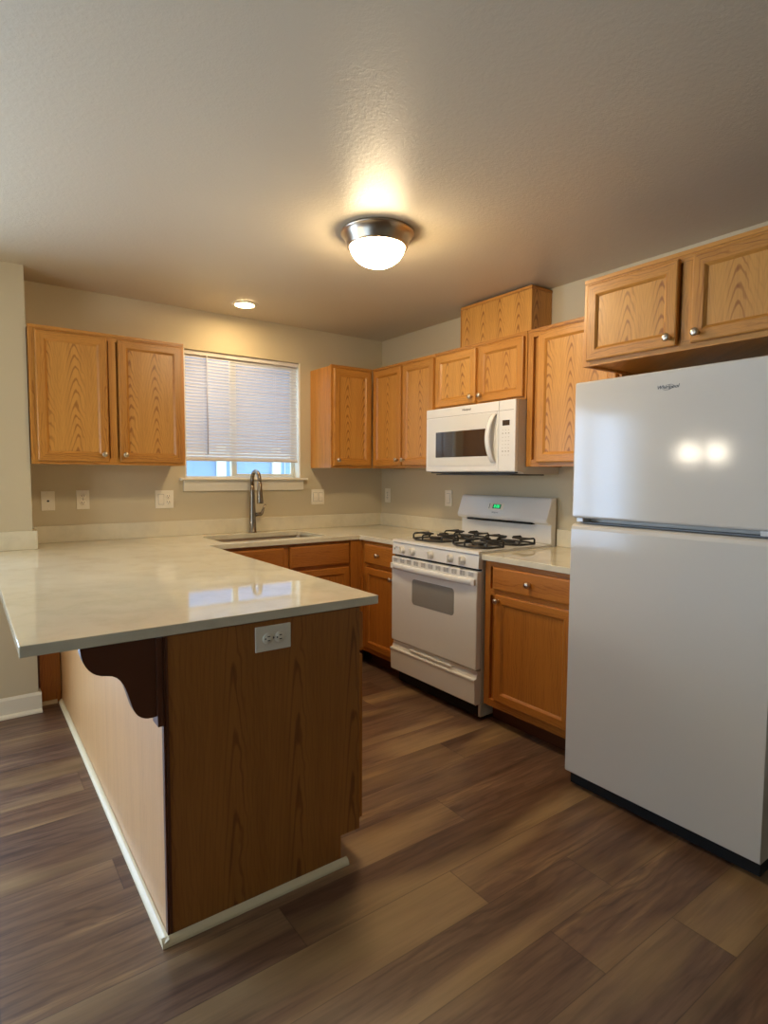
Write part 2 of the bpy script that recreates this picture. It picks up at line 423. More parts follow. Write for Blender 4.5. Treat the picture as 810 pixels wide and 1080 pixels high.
WOOD = [W_stile, W_rail, W_panel]; HON = [L_stile, L_rail, L_panel]
def upper(name, label, loc, rz, w_, h_, d_, doors, mats=WOOD, group='oak wall cabinets', stiles=None):
    t_ = thing(name, label, 'cabinet', loc, rz, group)
    bm = BM()
    ft = .019
    box(bm, 0, w_, -(d_-ft), 0, 0.012, h_-.004, 0)                      # carcass, underside slightly recessed
    # face frame
    fs = .038
    box(bm, 0, fs, -d_, -(d_-ft), 0, h_, 0, .0012, 1); box(bm, w_-fs, w_, -d_, -(d_-ft), 0, h_, 0, .0012, 1)
    box(bm, fs, w_-fs, -d_+.0004, -(d_-ft), 0, fs, 1); box(bm, fs, w_-fs, -d_+.0004, -(d_-ft), h_-fs, h_, 1)
    for s in (stiles or []): box(bm, s-fs/2, s+fs/2, -d_+.0002, -(d_-ft), fs, h_-fs, 0)
    box(bm, 0, .014, -(d_-ft), -.001, 0, .012, 0); box(bm, w_-.014, w_, -(d_-ft), -.001, 0, .012, 0)
    box(bm, 0.001, w_-.001, -d_-.004, -d_+.01, h_-.012, h_+.004, 1)      # slim top moulding
    obj('carcass', bm, mats, t_)
    for (a, b, z0, z1, kx, kz) in doors:
        dr_ = door_panel('door', a, b, z0, z1, -d_-.001, t_, mats)
        knob(kx, kz, -d_-.0205, dr_)
    return t_
ZB, ZT = 1.381, 2.124
HU = ZT-ZB
def D2(a, b, side, z0=.017, z1=HU-.022, kz=.058):
    return (a, b, z0, z1, (b-.027) if side == 'r' else (a+.027), kz)
# left of the window: x -2.545..-1.723
upper('wall_cabinet', 'two-door oak wall cabinet left of the window, above three wall plates', (-2.545, -.001, ZB), 0, .822, HU, .304,
      [D2(.03, .385, 'r'), D2(.443, .806, 'l')], stiles=[.414])
# corner cabinet on back wall, x -.672..-.306
upper('corner_wall_cabinet', 'single-door oak wall cabinet on the window wall, right of the window, in the corner', (-.672, -.001, ZB), 0, .362, HU, .304,
      [(.018, .344, .017, HU-.022, .045, .058)])
# right wall two door
upper('wall_cabinet', 'narrow two-door oak wall cabinet left of the microwave', (-.001, -.309, ZB), RW, .733, HU, .304,
      [D2(.032, .372, 'r'), D2(.392, .722, 'l')], stiles=[.382])
# over the microwave y -1.045..-1.811
upper('wall_cabinet', 'short two-door oak cabinet directly above the white microwave', (-.001, -1.045, 1.757), RW, .764, ZT-1.757, .304,
      [(.014, .378, .014, .343, .352, .052), (.405, .750, .014, .343, .432, .052)], stiles=[.391])
# tall door cabinet right of the microwave y -1.813..-2.386
upper('wall_cabinet', 'single-door oak wall cabinet between microwave and refrigerator', (-.001, -1.813, ZB), RW, .573, HU, .304,
      [(.085, .555, .022, HU-.022, .528, .06)])
# over the refrigerator
upper('wall_cabinet', 'deep two-door oak cabinet hung above the refrigerator', (-.001, -2.389, 1.811), RW, .912, .367, .61,
      [(.024, .424, .02, .343, .397, .052), (.478, .885, .02, .343, .505, .052)], stiles=[.452])

# boxed duct cover above the microwave cabinet
t_ = thing('duct_cover_box', 'oak box on top of the microwave cabinet, reaching almost to the ceiling', 'box', (-.001, -1.144, ZT+.001), RW)
bm = BM(); hb = H-.012-ZT-.02
box(bm, 0, .582, -.178, 0, 0, hb, 2); obj('box_body', bm, WOOD, t_)
bm = BM(); box(bm, -.004, .586, -.184, 0, hb+.0005, hb+.018, 1, .003); obj('top_moulding', bm, WOOD, t_)
bm = BM(); box(bm, -.004, .004, -.184, -.1785, 0, hb, 0, .001); obj('corner_strip', bm, WOOD, t_)

# ------------------------------------------------------------------ base cabinets
ZC = .884   # underside of the worktop
def base(name, label, loc, rz, w_, parts, d_=.61, left_open=0, right_open=0, stiles=(), rail=True, mats=HON):
    t_ = thing(name, label, 'cabinet', loc, rz, 'oak base cabinets')
    bm = BM(); ft = .019
    if rail != 'sink': box(bm, 0, w_, -(d_-ft), 0, .1, ZC-.002, 0)
    else:
        box(bm, 0, .018, -(d_-ft), 0, .1, ZC-.002, 0); box(bm, w_-.018, w_, -(d_-ft), 0, .1, ZC-.002, 0)
        box(bm, .018, w_-.018, -(d_-ft), 0, .1, .118, 0); box(bm, .018, w_-.018, -.01, 0, .118, ZC-.002, 0)
    fs = .038; z1 = ZC-.002
    box(bm, 0, fs, -d_, -(d_-ft), .1, z1, 0, .001, 1); box(bm, w_-fs, w_, -d_, -(d_-ft), .1, z1, 0, .001, 1)
    box(bm, fs, w_-fs, -d_+.0004, -(d_-ft), .1, .138, 1); box(bm, fs, w_-fs, -d_+.0004, -(d_-ft), z1-.03, z1, 1)
    if rail: box(bm, fs, w_-fs, -d_+.0004, -(d_-ft), .70, .735, 1)
    for s in stiles: box(bm, s-fs/2, s+fs/2, -d_+.0002, -(d_-ft), .138, z1-.03, 0)
    obj('carcass', bm, mats, t_)
    bm = BM(); box(bm, 0, w_, -(d_-.075), -(d_-.09), .001, .0995, 0); obj('toe_kick', bm, W_dark, t_)
    for p in parts:
        kind, a, b, z0, z1_, kn = p
        if kind == 'drawer': dd = door_panel('drawer', a, b, z0, z1_, -d_-.001, t_, mats, flat=True)
        elif kind == 'false_front': dd = door_panel('drawer_front', a, b, z0, z1_, -d_-.001, t_, mats, flat=True)
        else: dd = door_panel('door', a, b, z0, z1_, -d_-.001, t_, mats)
        if kn: knob(kn[0], kn[1], -d_-.0205, dd)
    return t_
# between corner and range (right wall): y -.66..-1.043
base('base_cabinet', 'narrow oak base cabinet with a drawer between the corner and the range', (-.001, -.640, 0), RW, .400,
     [('drawer', .045, .392, .724, .862, (.215, .793)), ('door', .045, .392, .135, .698, (.366, .655))])
# right of the range
base('base_cabinet', 'oak base cabinet with one drawer between the range and the refrigerator', (-.001, -1.817, 0), RW, .600,
     [('drawer', .066, .572, .735, .857, (.315, .797)), ('door', .088, .566, .145, .712, (.112, .682))])
# sink base
base('sink_base_cabinet', 'oak sink base cabinet with two blank drawer fronts below the faucet', (-1.66, -.001, 0), 0, .952,
     [('false_front', .03, .452, .722, .863, None), ('false_front', .493, .945, .722, .863, None),
      ('door', .03, .452, .135, .700, (.427, .655)), ('door', .493, .945, .135, .700, (.518, .655))], stiles=(.4725,), rail='sink')
# corner filler
t_ = thing('corner_filler', 'oak filler post closing the inside corner of the base cabinets', 'cabinet filler', (-.665, -.64, 0))
bm = BM(); box(bm, -.042, .055, .012, .031, .1, ZC-.002, 0); box(bm, .036, .055, .0005, .0115, .1, ZC-.002, 0); obj('post', bm, HON, t_)
bm = BM(); box(bm, -.04, .12, .09, .105, .001, .0995); obj('toe_kick', bm, W_dark, t_)

# peninsula
PX0, PX1, PYE = -2.4247, -1.7753, -2.362
t_ = thing('peninsula_cabinet', 'oak peninsula base with a plain end panel and curved bracket under the long worktop', 'cabinet', (PX0, PYE, 0))
L = lambda bm: loc_bm(bm, (PX0, PYE, 0))
bm = BM(); box(bm, PX0+.02, PX1-.02, PYE+.02, -.66, .1, ZC-.002, 0)
box(bm, PX0+.02, PX1-.076, PYE+.02, -.66, .001, .1, 0)
box(bm, PX0+.02, -1.668, -.655, -.17, .001, ZC-.002, 0)
obj('carcass', L(bm), HON, t_)
bm = BM(); prism(bm, [(PX0+.005, .001), (PX1-.075, .001), (PX1-.075, .1), (PX1, .1), (PX1, ZC-.002), (PX0+.005, ZC-.002)], 'y', PYE, PYE+.006)
obj('end_panel', L(bm), W_end, t_)
bm = BM(); box(bm, PX0, PX0+.019, PYE+.0065, -.17, .001, ZC-.002); obj('back_panel', L(bm), W_back, t_)
bm = BM(); box(bm, PX0-.001, PX0+.0045, PYE-.001, PYE+.018, .001, ZC-.002, 0, .001); box(bm, PX0+.0055, PX0+.013, PYE-.003, PYE-.0005, .001, ZC-.002, 0); obj('corner_moulding', L(bm), W_dark, t_)
bm = BM(); box(bm, PX1-.0195, PX1, PYE+.0065, -.66, .1, ZC-.002, 0); obj('face_frame', L(bm), HON, t_)
# doors on the kitchen side
y = PYE+.008
for i in range(3):
    b_ = y+.44
    for z0, z1_, nm in ((.735, .862, 'drawer'), (.13, .715, 'door')):
        hp = BM(); box(hp, PX1+.001, PX1+.019, y, b_, z0, z1_, 0, .004); dd = obj(nm, L(hp), HON, t_)
        kb = BM(); lathe(kb, [(0, 0), (.0085, 0), (.0075, .004), (.0055, .008), (.006, .012), (.0135, .018), (.0155, .023), (.0145, .028), (.009, .031), (0, .032)], (PX1+.019, (y+b_)/2 if nm == 'drawer' else b_-.03, (z0+z1_)/2 if nm == 'drawer' else z1_-.05), 'x', 16)
        obj('knob', L(kb), M_nickel, dd)
    y = b_+.03
# bracket
def bez(pts, n=8):
    out = []
    for i in range(0, len(pts)-1, 3):
        p = [Vector(q) for q in pts[i:i+4]]
        for k in range(n):
            s = k/n; out.append(tuple(p[0]*(1-s)**3+3*p[1]*s*(1-s)**2+3*p[2]*s*s*(1-s)+p[3]*s**3))
    out.append(pts[-1]); return out
cv = bez([(-2.626, .878), (-2.622, .832), (-2.60, .803), (-2.565, .800), (-2.525, .795), (-2.518, .752), (-2.505, .705), (-2.497, .672), (-2.475, .655), (-2.4415, .662)])
bm = BM(); prism(bm, [(-2.4415, .8815), (-2.626, .8815)]+cv, 'y', PYE+.004, PYE+.044, bev=.0); obj('corbel', L(bm), W_dark, t_)
bm = BM(); box(bm, -2.441, -2.4262, PYE-.004, PYE+.052, .632, ZC-.003, 0, .002); obj('corbel_backplate', L(bm), W_dark, t_)
# shoe moulding
bm = BM()
q = [(0, 0), (-.019, 0), (-.018, .008), (-.013, .015), (-.007, .019), (0, .021)]
prism(bm, [(PX0-.0015+a, z+.001) for a, z in q], 'y', PYE-.02, -.205)
prism(bm, [(PYE-.0035+a, z+.001) for a, z in q], 'x', PX0-.0205, PX1-.055)
obj('shoe_moulding', L(bm), M_cream, t_)
# filler panel between jogged wall and peninsula
t_ = thing('filler_panel', 'red-brown oak filler panel between the jogged wall and the peninsula base', 'panel', (-2.48, -.19, 0))
bm = BM(); box(bm, -.066, .050, 0, .018, .001, ZC-.002); obj('panel', bm, [L_stile], t_)
bm = BM(); box(bm, -.064, -.052, -.006, -.0005, .001, ZC-.002, 0, .001); obj('edge_strip', bm, W_dark, t_)
bm = BM(); prism(bm, [(-.0065, .001), (-.0255, .001), (-.0195, .016), (-.0065, .021)], 'x', -.05, .03); obj('shoe_moulding', bm, M_cream, t_)

# ------------------------------------------------------------------ worktops
CX0, CX1, CYE = -2.757, -1.700, -2.366
sx0, sx1, sy0, sy1 = -1.575, -.845, -.545, -.135       # sink cut-out
wt = thing('countertop', 'long L-shaped cream quartz countertop with sink cut-out and peninsula overhang', 'countertop', (-1.2, -.3, ZC), 0)
def slab(bm, outer, hole, z0, z1):
    for z, flip in ((z0, True), (z1, False)):
        ov = [bm.verts.new((x, y, z)) for x, y in outer]
        es = [bm.edges.new((ov[i], ov[(i+1) % len(ov)])) for i in range(len(ov))]
        if hole:
            hv = [bm.verts.new((x, y, z)) for x, y in hole]
            es += [bm.edges.new((hv[i], hv[(i+1) % len(hv)])) for i in range(len(hv))]
        bmesh.ops.triangle_fill(bm, edges=es, use_beauty=True)
    bm.verts.ensure_lookup_table()
    n = len(outer)+(len(hole) if hole else 0)
    vs_ = bm.verts[:]
    def ring(a0, m_):
        for i in range(m_):
            j = (i+1) % m_
            bm.faces.new((vs_[a0+i], vs_[a0+j], vs_[n+a0+j], vs_[n+a0+i]))
    ring(0, len(outer))
    if hole: ring(len(outer), len(hole))
outer = [(CX0, CYE), (CX1, CYE), (CX1, -.640), (-.640, -.640), (-.640, -1.0435), (-.001, -1.0435), (-.001, -.001), (SX+.001, -.001), (SX+.001, SY-.001), (CX0, SY-.001)]
rr = .03
hole = []
for cx, cy, a0 in ((sx1-rr, sy1-rr, 0), (sx0+rr, sy1-rr, 90), (sx0+rr, sy0+rr, 180), (sx1-rr, sy0+rr, 270)):
    for k in range(5):
        a = math.radians(a0+k*22.5); hole.append((cx+rr*math.cos(a), cy+rr*math.sin(a)))
bm = BM(); slab(bm, outer, hole, ZC, .914)
so = obj('worktop_slab', loc_bm(bm, wt.location), M_quartz, wt)
bv = so.modifiers.new('bevel', 'BEVEL'); bv.width = .0025; bv.segments = 2; bv.limit_method = 'ANGLE'
bm = BM(); box(bm, SX+.022, -.0225, -.021, -.0015, .9145, 1.016, bev=.002); obj('backsplash', loc_bm(bm, wt.location), M_quartz, wt)
bm = BM(); box(bm, -.021, -.0015, -1.0435, -.0015, .9145, 1.016, bev=.002); obj('backsplash', loc_bm(bm, wt.location), M_quartz, wt)
bm = BM(); box(bm, CX0, SX+.021, SY-.0215, SY-.0015, .9145, 1.016, bev=.002); box(bm, SX+.0015, SX+.021, SY-.001, -.0015, .9145, 1.016, bev=.002); obj('backsplash', loc_bm(bm, wt.location), M_quartz, wt)
w2_ = thing('countertop', 'short cream quartz countertop piece between the range and the refrigerator', 'countertop', (-.3, -2.1, ZC))
bm = BM(); box(bm, -.640, -.001, -2.420, -1.8155, ZC, .914, bev=.0025); obj('worktop_slab', loc_bm(bm, w2_.location), M_quartz, w2_)
bm = BM(); box(bm, -.021, -.0015, -2.420, -1.8155, .9145, 1.016, bev=.002); obj('backsplash', loc_bm(bm, w2_.location), M_quartz, w2_)

# sink
t_ = thing('kitchen_sink', 'undermount stainless steel sink set in the countertop below the window', 'sink', ((sx0+sx1)/2, (sy0+sy1)/2, .68))
bm = BM()
def rrect(x0, x1, y0, y1, r, z):
    out = []
    for cx, cy, a0 in ((x1-r, y1-r, 0), (x0+r, y1-r, 90), (x0+r, y0+r, 180), (x1-r, y0+r, 270)):
        for k in range(6):
            a = math.radians(a0+k*18); out.append(bm.verts.new((cx+r*math.cos(a), cy+r*math.sin(a), z)))
    return out
e = .008
secs = [rrect(sx0-.02, sx1+.02, sy0-.02, sy1+.02, .04, ZC-.0012), rrect(sx0-e+.004, sx1+e-.004, sy0-e+.004, sy1+e-.004, .035, ZC-.0012), rrect(sx0-.002, sx1+.002, sy0-.002, sy1+.002, .035, ZC-.006),
        rrect(sx0+.004, sx1-.004, sy0+.004, sy1-.004, .035, .72), rrect(sx0+.016, sx1-.016, sy0+.016, sy1-.016, .035, .70), rrect(sx0+.04, sx1-.04, sy0+.04, sy1-.04, .03, .695)]
for A, B in zip(secs, secs[1:]):
    for k in range(len(A)):
        f = bm.faces.new((A[k], A[(k+1) % len(A)], B[(k+1) % len(A)], B[k])); f.smooth = True
bm.faces.new(secs[-1])
o = obj('bowl', loc_bm(bm, t_.location), M_steel, t_); so_ = o.modifiers.new('s', 'SOLIDIFY'); so_.thickness = .0012; so_.offset = 1
bm = BM(); lathe(bm, [(0, .6965), (.03, .6965), (.042, .699), (.045, .6965)], ((sx0+sx1)/2, (sy0+sy1)/2, .0), n=24); obj('drain', loc_bm(bm, t_.location), M_nickel, t_)

# faucet
FX, FY = -1.185, -.078
t_ = thing('kitchen_faucet', 'tall brushed steel pull-down faucet standing behind the sink', 'faucet', (FX, FY, .9145))
bm = BM(); lathe(bm, [(0, 0), (.029, 0), (.029, .006), (.026, .010), (.0235, .10), (.0205, .20), (.0165, .30), (.0155, .335), (0, .335)], n=24); obj('body', bm, M_fauc, t_)
bm = BM()
pts = [(0, 0, .33), (0, 0, .375)]+[(0, -.062+.062*math.cos(a), .375+.062*math.sin(a)) for a in [math.radians(10*k) for k in range(1, 18)]]+[(0, -.1245, .365)]
tube(bm, pts, .0145, 16); obj('spout', bm, M_fauc, t_)
bm = BM(); tube(bm, [(0, -.1246, .364), (0, -.125, .350), (0, -.1252, .348), (0, -.128, .29), (0, -.133, .225), (0, -.134, .213)], [.0150, .0155, .0165, .018, .0235, .0225], 20); obj('spray_head', bm, M_fauc, t_)
bm = BM(); tube(bm, [(.0205, 0, .128), (.062, 0, .130)], .0145, 16); tube(bm, [(.062, 0, .128), (.070, 0, .136), (.085, -.003, .175), (.096, -.006, .202)], [.0125, .011, .008, .007], 12); obj('handle', bm, M_fauc, t_)

# ------------------------------------------------------------------ range (local: front -y, x from far to near)
RWID = .762
rg = thing('gas_range', 'white freestanding gas range with black grates between the base cabinets', 'range', (-.004, -1.0475, 0), RW)
def part(name, bm, m, parent=rg): return obj(name, bm, m, parent)
bm = BM()
box(bm, 0.002, RWID-.002, -.620, -.03, .09, .895, 0, .003)
box(bm, .002, .018, -.57, -.03, .02, .0895); box(bm, RWID-.018, RWID-.002, -.620, -.03, .02, .0895)
part('body', bm, M_side)
bm = BM()
prism(bm, [(-.645, .905), (-.655, .912), (-.652, .925), (-.635, .928), (-.622, .922), (-.10, .922), (-.085, .928), (-.06, .928), (-.06, .896), (-.645, .896)], 'x', 0, RWID)
box(bm, 0, .018, -.63, -.07, .9285, .930); box(bm, RWID-.018, RWID, -.63, -.07, .9285, .930)
part('cooktop', bm, M_white)
bm = BM(); prism(bm, [(-.622, .832), (-.655, .834), (-.650, .902), (-.640, .8955), (-.622, .8955)], 'x', 0, RWID); part('control_panel', bm, M_white)
for kx in (.107, .206, .376, .545, .640):
    bm = BM(); lathe(bm, [(0, 0), (.024, 0), (.024, .005), (.018, .010), (.0175, .018), (.015, .021), (0, .021)], n=24)
    box(bm, -.006, .006, -.022, .022, .012, .034, 0, .003)
    bmesh.ops.rotate(bm, verts=bm.verts[:], cent=(0, 0, 0), matrix=Matrix.Rotation(PI/2, 3, 'X'))
    bmesh.ops.translate(bm, verts=bm.verts[:], vec=(kx, -.654, .868)); part('knob', bm, M_white)
bm = BM(); box(bm, .02, .026, -.655, -.6535, .862, .874); box(bm, .032, .05, -.6555, -.6535, .878, .881); part('printed_mark', bm, M_grey)
bm = BM(); box(bm, .006, RWID-.006, -.635, -.621, .822, .8315); part('shadow_gap', bm, M_black)
bm = BM(); box(bm, .002, RWID-.002, -.662, -.622, .285, .820, 0, .006); door = part('oven_door', bm, M_white)
for i in range(11):
    cx = .045+i*(.672/10); bm = BM()
    if i in (0, 10):
        for k in range(4): box(bm, cx-.02, cx+.018, -.6632, -.6615, .790+k*.006, .7925+k*.006)
    else:
        for k in range(4):
            for j in (-1, 1): box(bm, cx+j*.011-.009, cx+j*.011+.009, -.6632, -.6615, .788+k*.0065, .7915+k*.0065)
    obj('door_vent', bm, M_slot, door)
bm = BM()
hp = []
for i in range(21):
    s = i/20; xx = .012+s*(RWID-.024); bow = .018*(1-abs(2*s-1)**3)
    hp.append((xx, bow))
ringA = []
for xx, bow in hp:
    yf = -.672-bow
    ringA.append([bm.verts.new(p) for p in ((xx, yf+.020, .748), (xx, yf+.004, .744), (xx, yf-.002, .750), (xx, yf-.002, .772), (xx, yf+.005, .781), (xx, yf+.020, .781))])
for A, B in zip(ringA, ringA[1:]):
    for k in range(6):
        f = bm.faces.new((A[k], A[(k+1) % 6], B[(k+1) % 6], B[k])); f.smooth = True
bm.faces.new(ringA[0]); bm.faces.new(ringA[-1][::-1])
box(bm, .008, .034, -.678, -.6625, .745, .780, 0, .003); box(bm, RWID-.034, RWID-.008, -.678, -.6625, .745, .780, 0, .003)
obj('handle', bm, M_white, door)
bm = BM(); rc_ = []
for cx, cz, a0 in ((.563, .680, 0), (.234, .680, 90), (.234, .570, 180), (.563, .570, 270)):
    for k in range(6): rc_.append((cx+.022*math.cos(math.radians(a0+k*18)), cz+.022*math.sin(math.radians(a0+k*18))))
prism(bm, rc_, 'y', -.6632, -.6610); obj('oven_window', bm, M_glass_grey, door)
# storage drawer: bowed top lip with grip
bm = BM()
prism(bm, [(-.622, .092), (-.655, .092), (-.664, .10), (-.668, .22), (-.672, .226), (-.672, .234), (-.655, .238), (-.645, .262), (-.645, .277), (-.622, .277)], 'x', .003, RWID-.003)
dw = part('storage_drawer', bm, M_white)
bm = BM(); prism(bm, [(-.646, .252), (-.663, .252), (-.666, .257), (-.663, .262), (-.646, .262)], 'x', .19, .57); obj('grip', bm, M_white, dw)
bm = BM(); box(bm, .0185, RWID-.0185, -.610, -.595, .012, .0895); part('kick_plate', bm, M_black)
for x_ in (.03, RWID-.06):
    for y_ in (-.54, -.10):
        bm = BM(); lathe(bm, [(0, .001), (.018, .001), (.018, .010), (.010, .014), (.010, .0895), (0, .0895)], (x_+.015, y_, 0), n=16); part('foot', bm, M_black)
# backguard
bm = BM()
prism(bm, [(-.045, .9), (-.058, .930), (-.058, 1.040), (-.095, 1.052), (-.102, 1.070), (-.058, 1.192), (-.045, 1.200), (-.012, 1.200), (-.012, .9)], 'x', .001, RWID-.001, bev=0)
bgd = part('backguard', bm, M_white)
sp_ = bgd.modifiers.new('b', 'BEVEL'); sp_.width = .006; sp_.segments = 3; sp_.limit_method = 'ANGLE'
bm = BM(); prism(bm, [(.10, 1.0475), (.60, 1.0475), (.64, 1.0475), (.60, 1.0405), (.14, 1.0405)], 'y', -.0935, -.060); o = obj('vent_slot', bm, M_black, bgd)
bm = BM(); box(bm, .09, .64, -.0955, -.0595, 1.0375, 1.0475, 0, .002); 
bmesh.ops.translate(bm, verts=bm.verts[:], vec=(0, 0, 0)); obj('lower_vent', bm, M_black, bgd)
# display panel lies on the sloping face: slope from (-.102,1.070) to (-.058,1.192)
sl = math.atan2(.044, .122)
dp = bpy.data.objects.new('display', None); C.objects.link(dp); dp.parent = bgd
dp.location = (.345, -.1012+.044*(.062/.122), 1.070+.062); dp.rotation_euler = (-sl, 0, 0)
def rp(name, x0, x1, z0, z1, m, d=.0012):
    bm = BM(); box(bm, x0, x1, -.001-d, -.0005, z0, z1); o = obj(name, bm, m, bgd); o.matrix_parent_inverse = Matrix(); o.location = dp.location; o.rotation_euler = dp.rotation_euler; return o
rp('display_bezel', -.07, .06, -.022, .022, M_plast)
rp('display_window', -.032, .038, -.014, .015, M_black, .0016)
rp('button_row', -.064, -.058, -.016, .018, M_grey, .0016)
me = text_mesh('8:00', .030, .0003); me.materials.clear(); me.materials.append(M_led)
o = bpy.data.objects.new('clock_digits', me); C.objects.link(o); o.parent = bgd
o.matrix_local = Matrix.Translation(dp.location) @ Matrix.Rotation(-sl, 4, 'X') @ Matrix.Translation((.003, -.0034, 0)) @ Matrix.Rotation(PI/2, 4, 'X')
me = text_mesh('Whirlpool', .013, .0003, .2); me.materials.clear(); me.materials.append(M_grey)
o = bpy.data.objects.new('logo', me); C.objects.link(o); o.parent = bgd
o.matrix_local = Matrix.Translation(dp.location) @ Matrix.Rotation(-sl, 4, 'X') @ Matrix.Translation((-.005, -.0014, -.040)) @ Matrix.Rotation(PI/2, 4, 'X')
bpy.data.objects.remove(dp)
# burners and grates
for bx, by in ((.195, -.465), (.195, -.20), (.567, -.465), (.567, -.20)):
    bm = BM(); lathe(bm, [(0, .9225), (.085, .9225), (.088, .925), (.07, .9235), (.045, .9235), (.04, .933), (.0, .933)], (bx, by, 0), n=32); br = part('burner', bm, M_alum)
    bm = BM(); lathe(bm, [(0, .9335), (.036, .9335), (.036, .939), (.03, .942), (0, .942)], (bx, by, 0), n=24); obj('burner_cap', bm, M_iron, br)
    bm = BM(); r_ = .0055
    # low ring frame, raised end loops at both sides, fingers
    zt, zl = .962, .9285
    def pl(p): tube(bm, p, r_, 8)
    for s in (-1, 1):
        X0 = bx+s*.135
        pl([(X0, by-.066, zl), (X0, by-.066, zt-.008), (X0, by-.058, zt), (X0, by+.058, zt), (X0, by+.066, zt-.008), (X0, by+.066, zl)])
        pl([(X0, by-.066, zl+.002), (X0, by+.066, zl+.002)])
        for yy in (-.022, .022): pl([(X0, by+yy, zt), (bx+s*.034, by+yy*.5, zt)])
    for s in (-1, 1):
        Y0 = by+s*.105
        pl([(bx-.135, by+s*.066, zl+.002), (bx-.06, Y0, zl+.002), (bx+.06, Y0, zl+.002), (bx+.135, by+s*.066, zl+.002)])
        pl([(bx, Y0, zl+.002), (bx, Y0, zt-.006), (bx, Y0-s*.008, zt), (bx, by+s*.034, zt)])
    part('grate', bm, M_iron)

# ------------------------------------------------------------------ microwave
mw = thing('microwave', 'white over-the-range microwave with dark window and curved handle', 'microwave', (-.006, -1.049, 1.338), RW)
MWW = .760
bm = BM()
prism(bm, [(-.357, .014), (-.357, .413), (-.002, .413), (-.002, .002), (-.30, .002), (-.33, .014)], 'x', 0, MWW)
obj('body', bm, M_side, mw)
bm = BM(); box(bm, .06, MWW-.06, -.345, -.06, -.006, .0015); box(bm, .02, MWW-.02, -.356, -.335, .006, .0135); obj('underside_vent', bm, mat('dark_grey_metal', srgb(70, 68, 64), .4), mw)
bm = BM(); box(bm, 0, .634, -.384, -.3575, .016, .413, 0, .004); md = obj('door', bm, M_white, mw)
bm = BM(); box(bm, .636, MWW, -.384, -.3575, .016, .413, 0, .004); mp = obj('control_panel', bm, M_white, mw)
bm = BM(); box(bm, .004, .632, -.3848, -.3835, .356, .3585); obj('seam_line', bm, M_slot, md)
bm = BM(); box(bm, .640, .745, -.3848, -.3835, .356, .3585); obj('seam_line', bm, M_slot, mp)
bm = BM(); box(bm, .022, .612, -.3862, -.3842, .050, .350, 0, .0008); obj('window_surround', bm, mat('glossy_white_glass', srgb(226, 224, 216), .04, coat=1), md)
bm = BM(); box(bm, .098, .566, -.3870, -.3863, .105, .264, 0, 0); obj('window', bm, M_glass_dark, md)
bm = BM(); rings = []
for i in range(25):
    s = i/24; z = .068+.275*s; bow = .040*math.sin(PI*s)**.6+.004
    cx = .604-.018*math.sin(PI*s)
    rings.append([bm.verts.new(p) for p in ((cx-.019, -.386-bow*.9, z), (cx-.010, -.388-bow, z), (cx+.012, -.388-bow, z), (cx+.020, -.386-bow*.9, z), (cx+.013, -.386-bow*.72, z), (cx-.013, -.386-bow*.72, z))])
for A, B in zip(rings, rings[1:]):
    for k in range(6):
        f = bm.faces.new((A[k], A[(k+1) % 6], B[(k+1) % 6], B[k])); f.smooth = True
bm.faces.new(rings[0]); bm.faces.new(rings[-1][::-1]); obj('handle', bm, M_white, md)
bm = BM(); box(bm, .665, .718, -.3852, -.3838, .272, .302); obj('display', bm, M_glass_dark, mp)
M_btn = mat('pale_grey_print', srgb(168, 160, 144), .5)
for r_ in range(8):
    for c_ in range(3):
        z = .246-r_*.020; x_ = .664+c_*.022; big = r_ in (1, 6)
        bm = BM(); box(bm, x_, x_+(.009 if big else .007), -.3850, -.3838, z, z+(.006 if big else .0025)); obj('button', bm, M_btn, mp)
text_obj('logo', 'Whirlpool', .018, mat('dark_print', srgb(70, 64, 58), .4), md, (.372, -.3849, .387), .25)

# ------------------------------------------------------------------ refrigerator
fr = thing('refrigerator', 'white top-freezer refrigerator at the right edge of the kitchen', 'refrigerator', (-.03, -2.4795, 0), RW)
FWD = .765
bm = BM(); box(bm, .004, FWD-.004, -.690, 0, .05, 1.700, 0, .006); obj('cabinet_body', bm, M_side, fr)
bm = BM(); box(bm, 0, FWD, -.7585, -.700, 1.157, 1.714, 0, .009, 3); fz = obj('freezer_door', bm, M_appl, fr)
bm = BM()
prism(bm, [(-.700, .060), (-.7535, .060), (-.7585, .065), (-.7585, 1.108), (-.754, 1.122), (-.740, 1.131), (-.700, 1.134)], 'x', 0, FWD, bev=.002); fd = obj('refrigerator_door', bm, M_appl, fr)
bm = BM(); box(bm, .008, FWD-.008, -.6995, -.691, .065, 1.130); box(bm, .008, FWD-.008, -.6995, -.691, 1.160, 1.71); box(bm, .03, FWD-.03, -.735, -.6995, 1.1345, 1.1395); obj('gasket', bm, mat('grey_gasket', srgb(120, 122, 122), .5), fr)
for x_ in (.02, FWD-.05):
    bm = BM(); box(bm, x_, x_+.03, -.750, -.70, 1.1398, 1.1565, 0, .002); obj('hinge', bm, M_white, fr)
bm = BM(); box(bm, .01, FWD-.01, -.728, -.66, .004, .0495); obj('base_grille', bm, M_black, fr)
for x_ in (.03, FWD-.07):
    for y_ in (-.2, -.64):
        bm = BM(); lathe(bm, [(-.012, 0), (.0, 0)] and [(0, -.012), (.022, -.012), (.024, -.008), (.024, .008), (.022, .012), (0, .012)], (x_+.02, y_, .0245), 'x', 20); obj('roller', bm, M_black, fr)
M_logo = mat('dark_chrome_print', srgb(72, 70, 68), .3)
text_obj('logo', 'Whirlpool', .0195, M_logo, fz, (.395, -.7589, 1.652), .28)
bm = BM()
tube(bm, [(.395+.020*math.cos(a)+.002, -.7589, 1.651+.009*math.sin(a)+.003*math.cos(a)) for a in [math.radians(k*12+200) for k in range(24)]], .0006, 6)
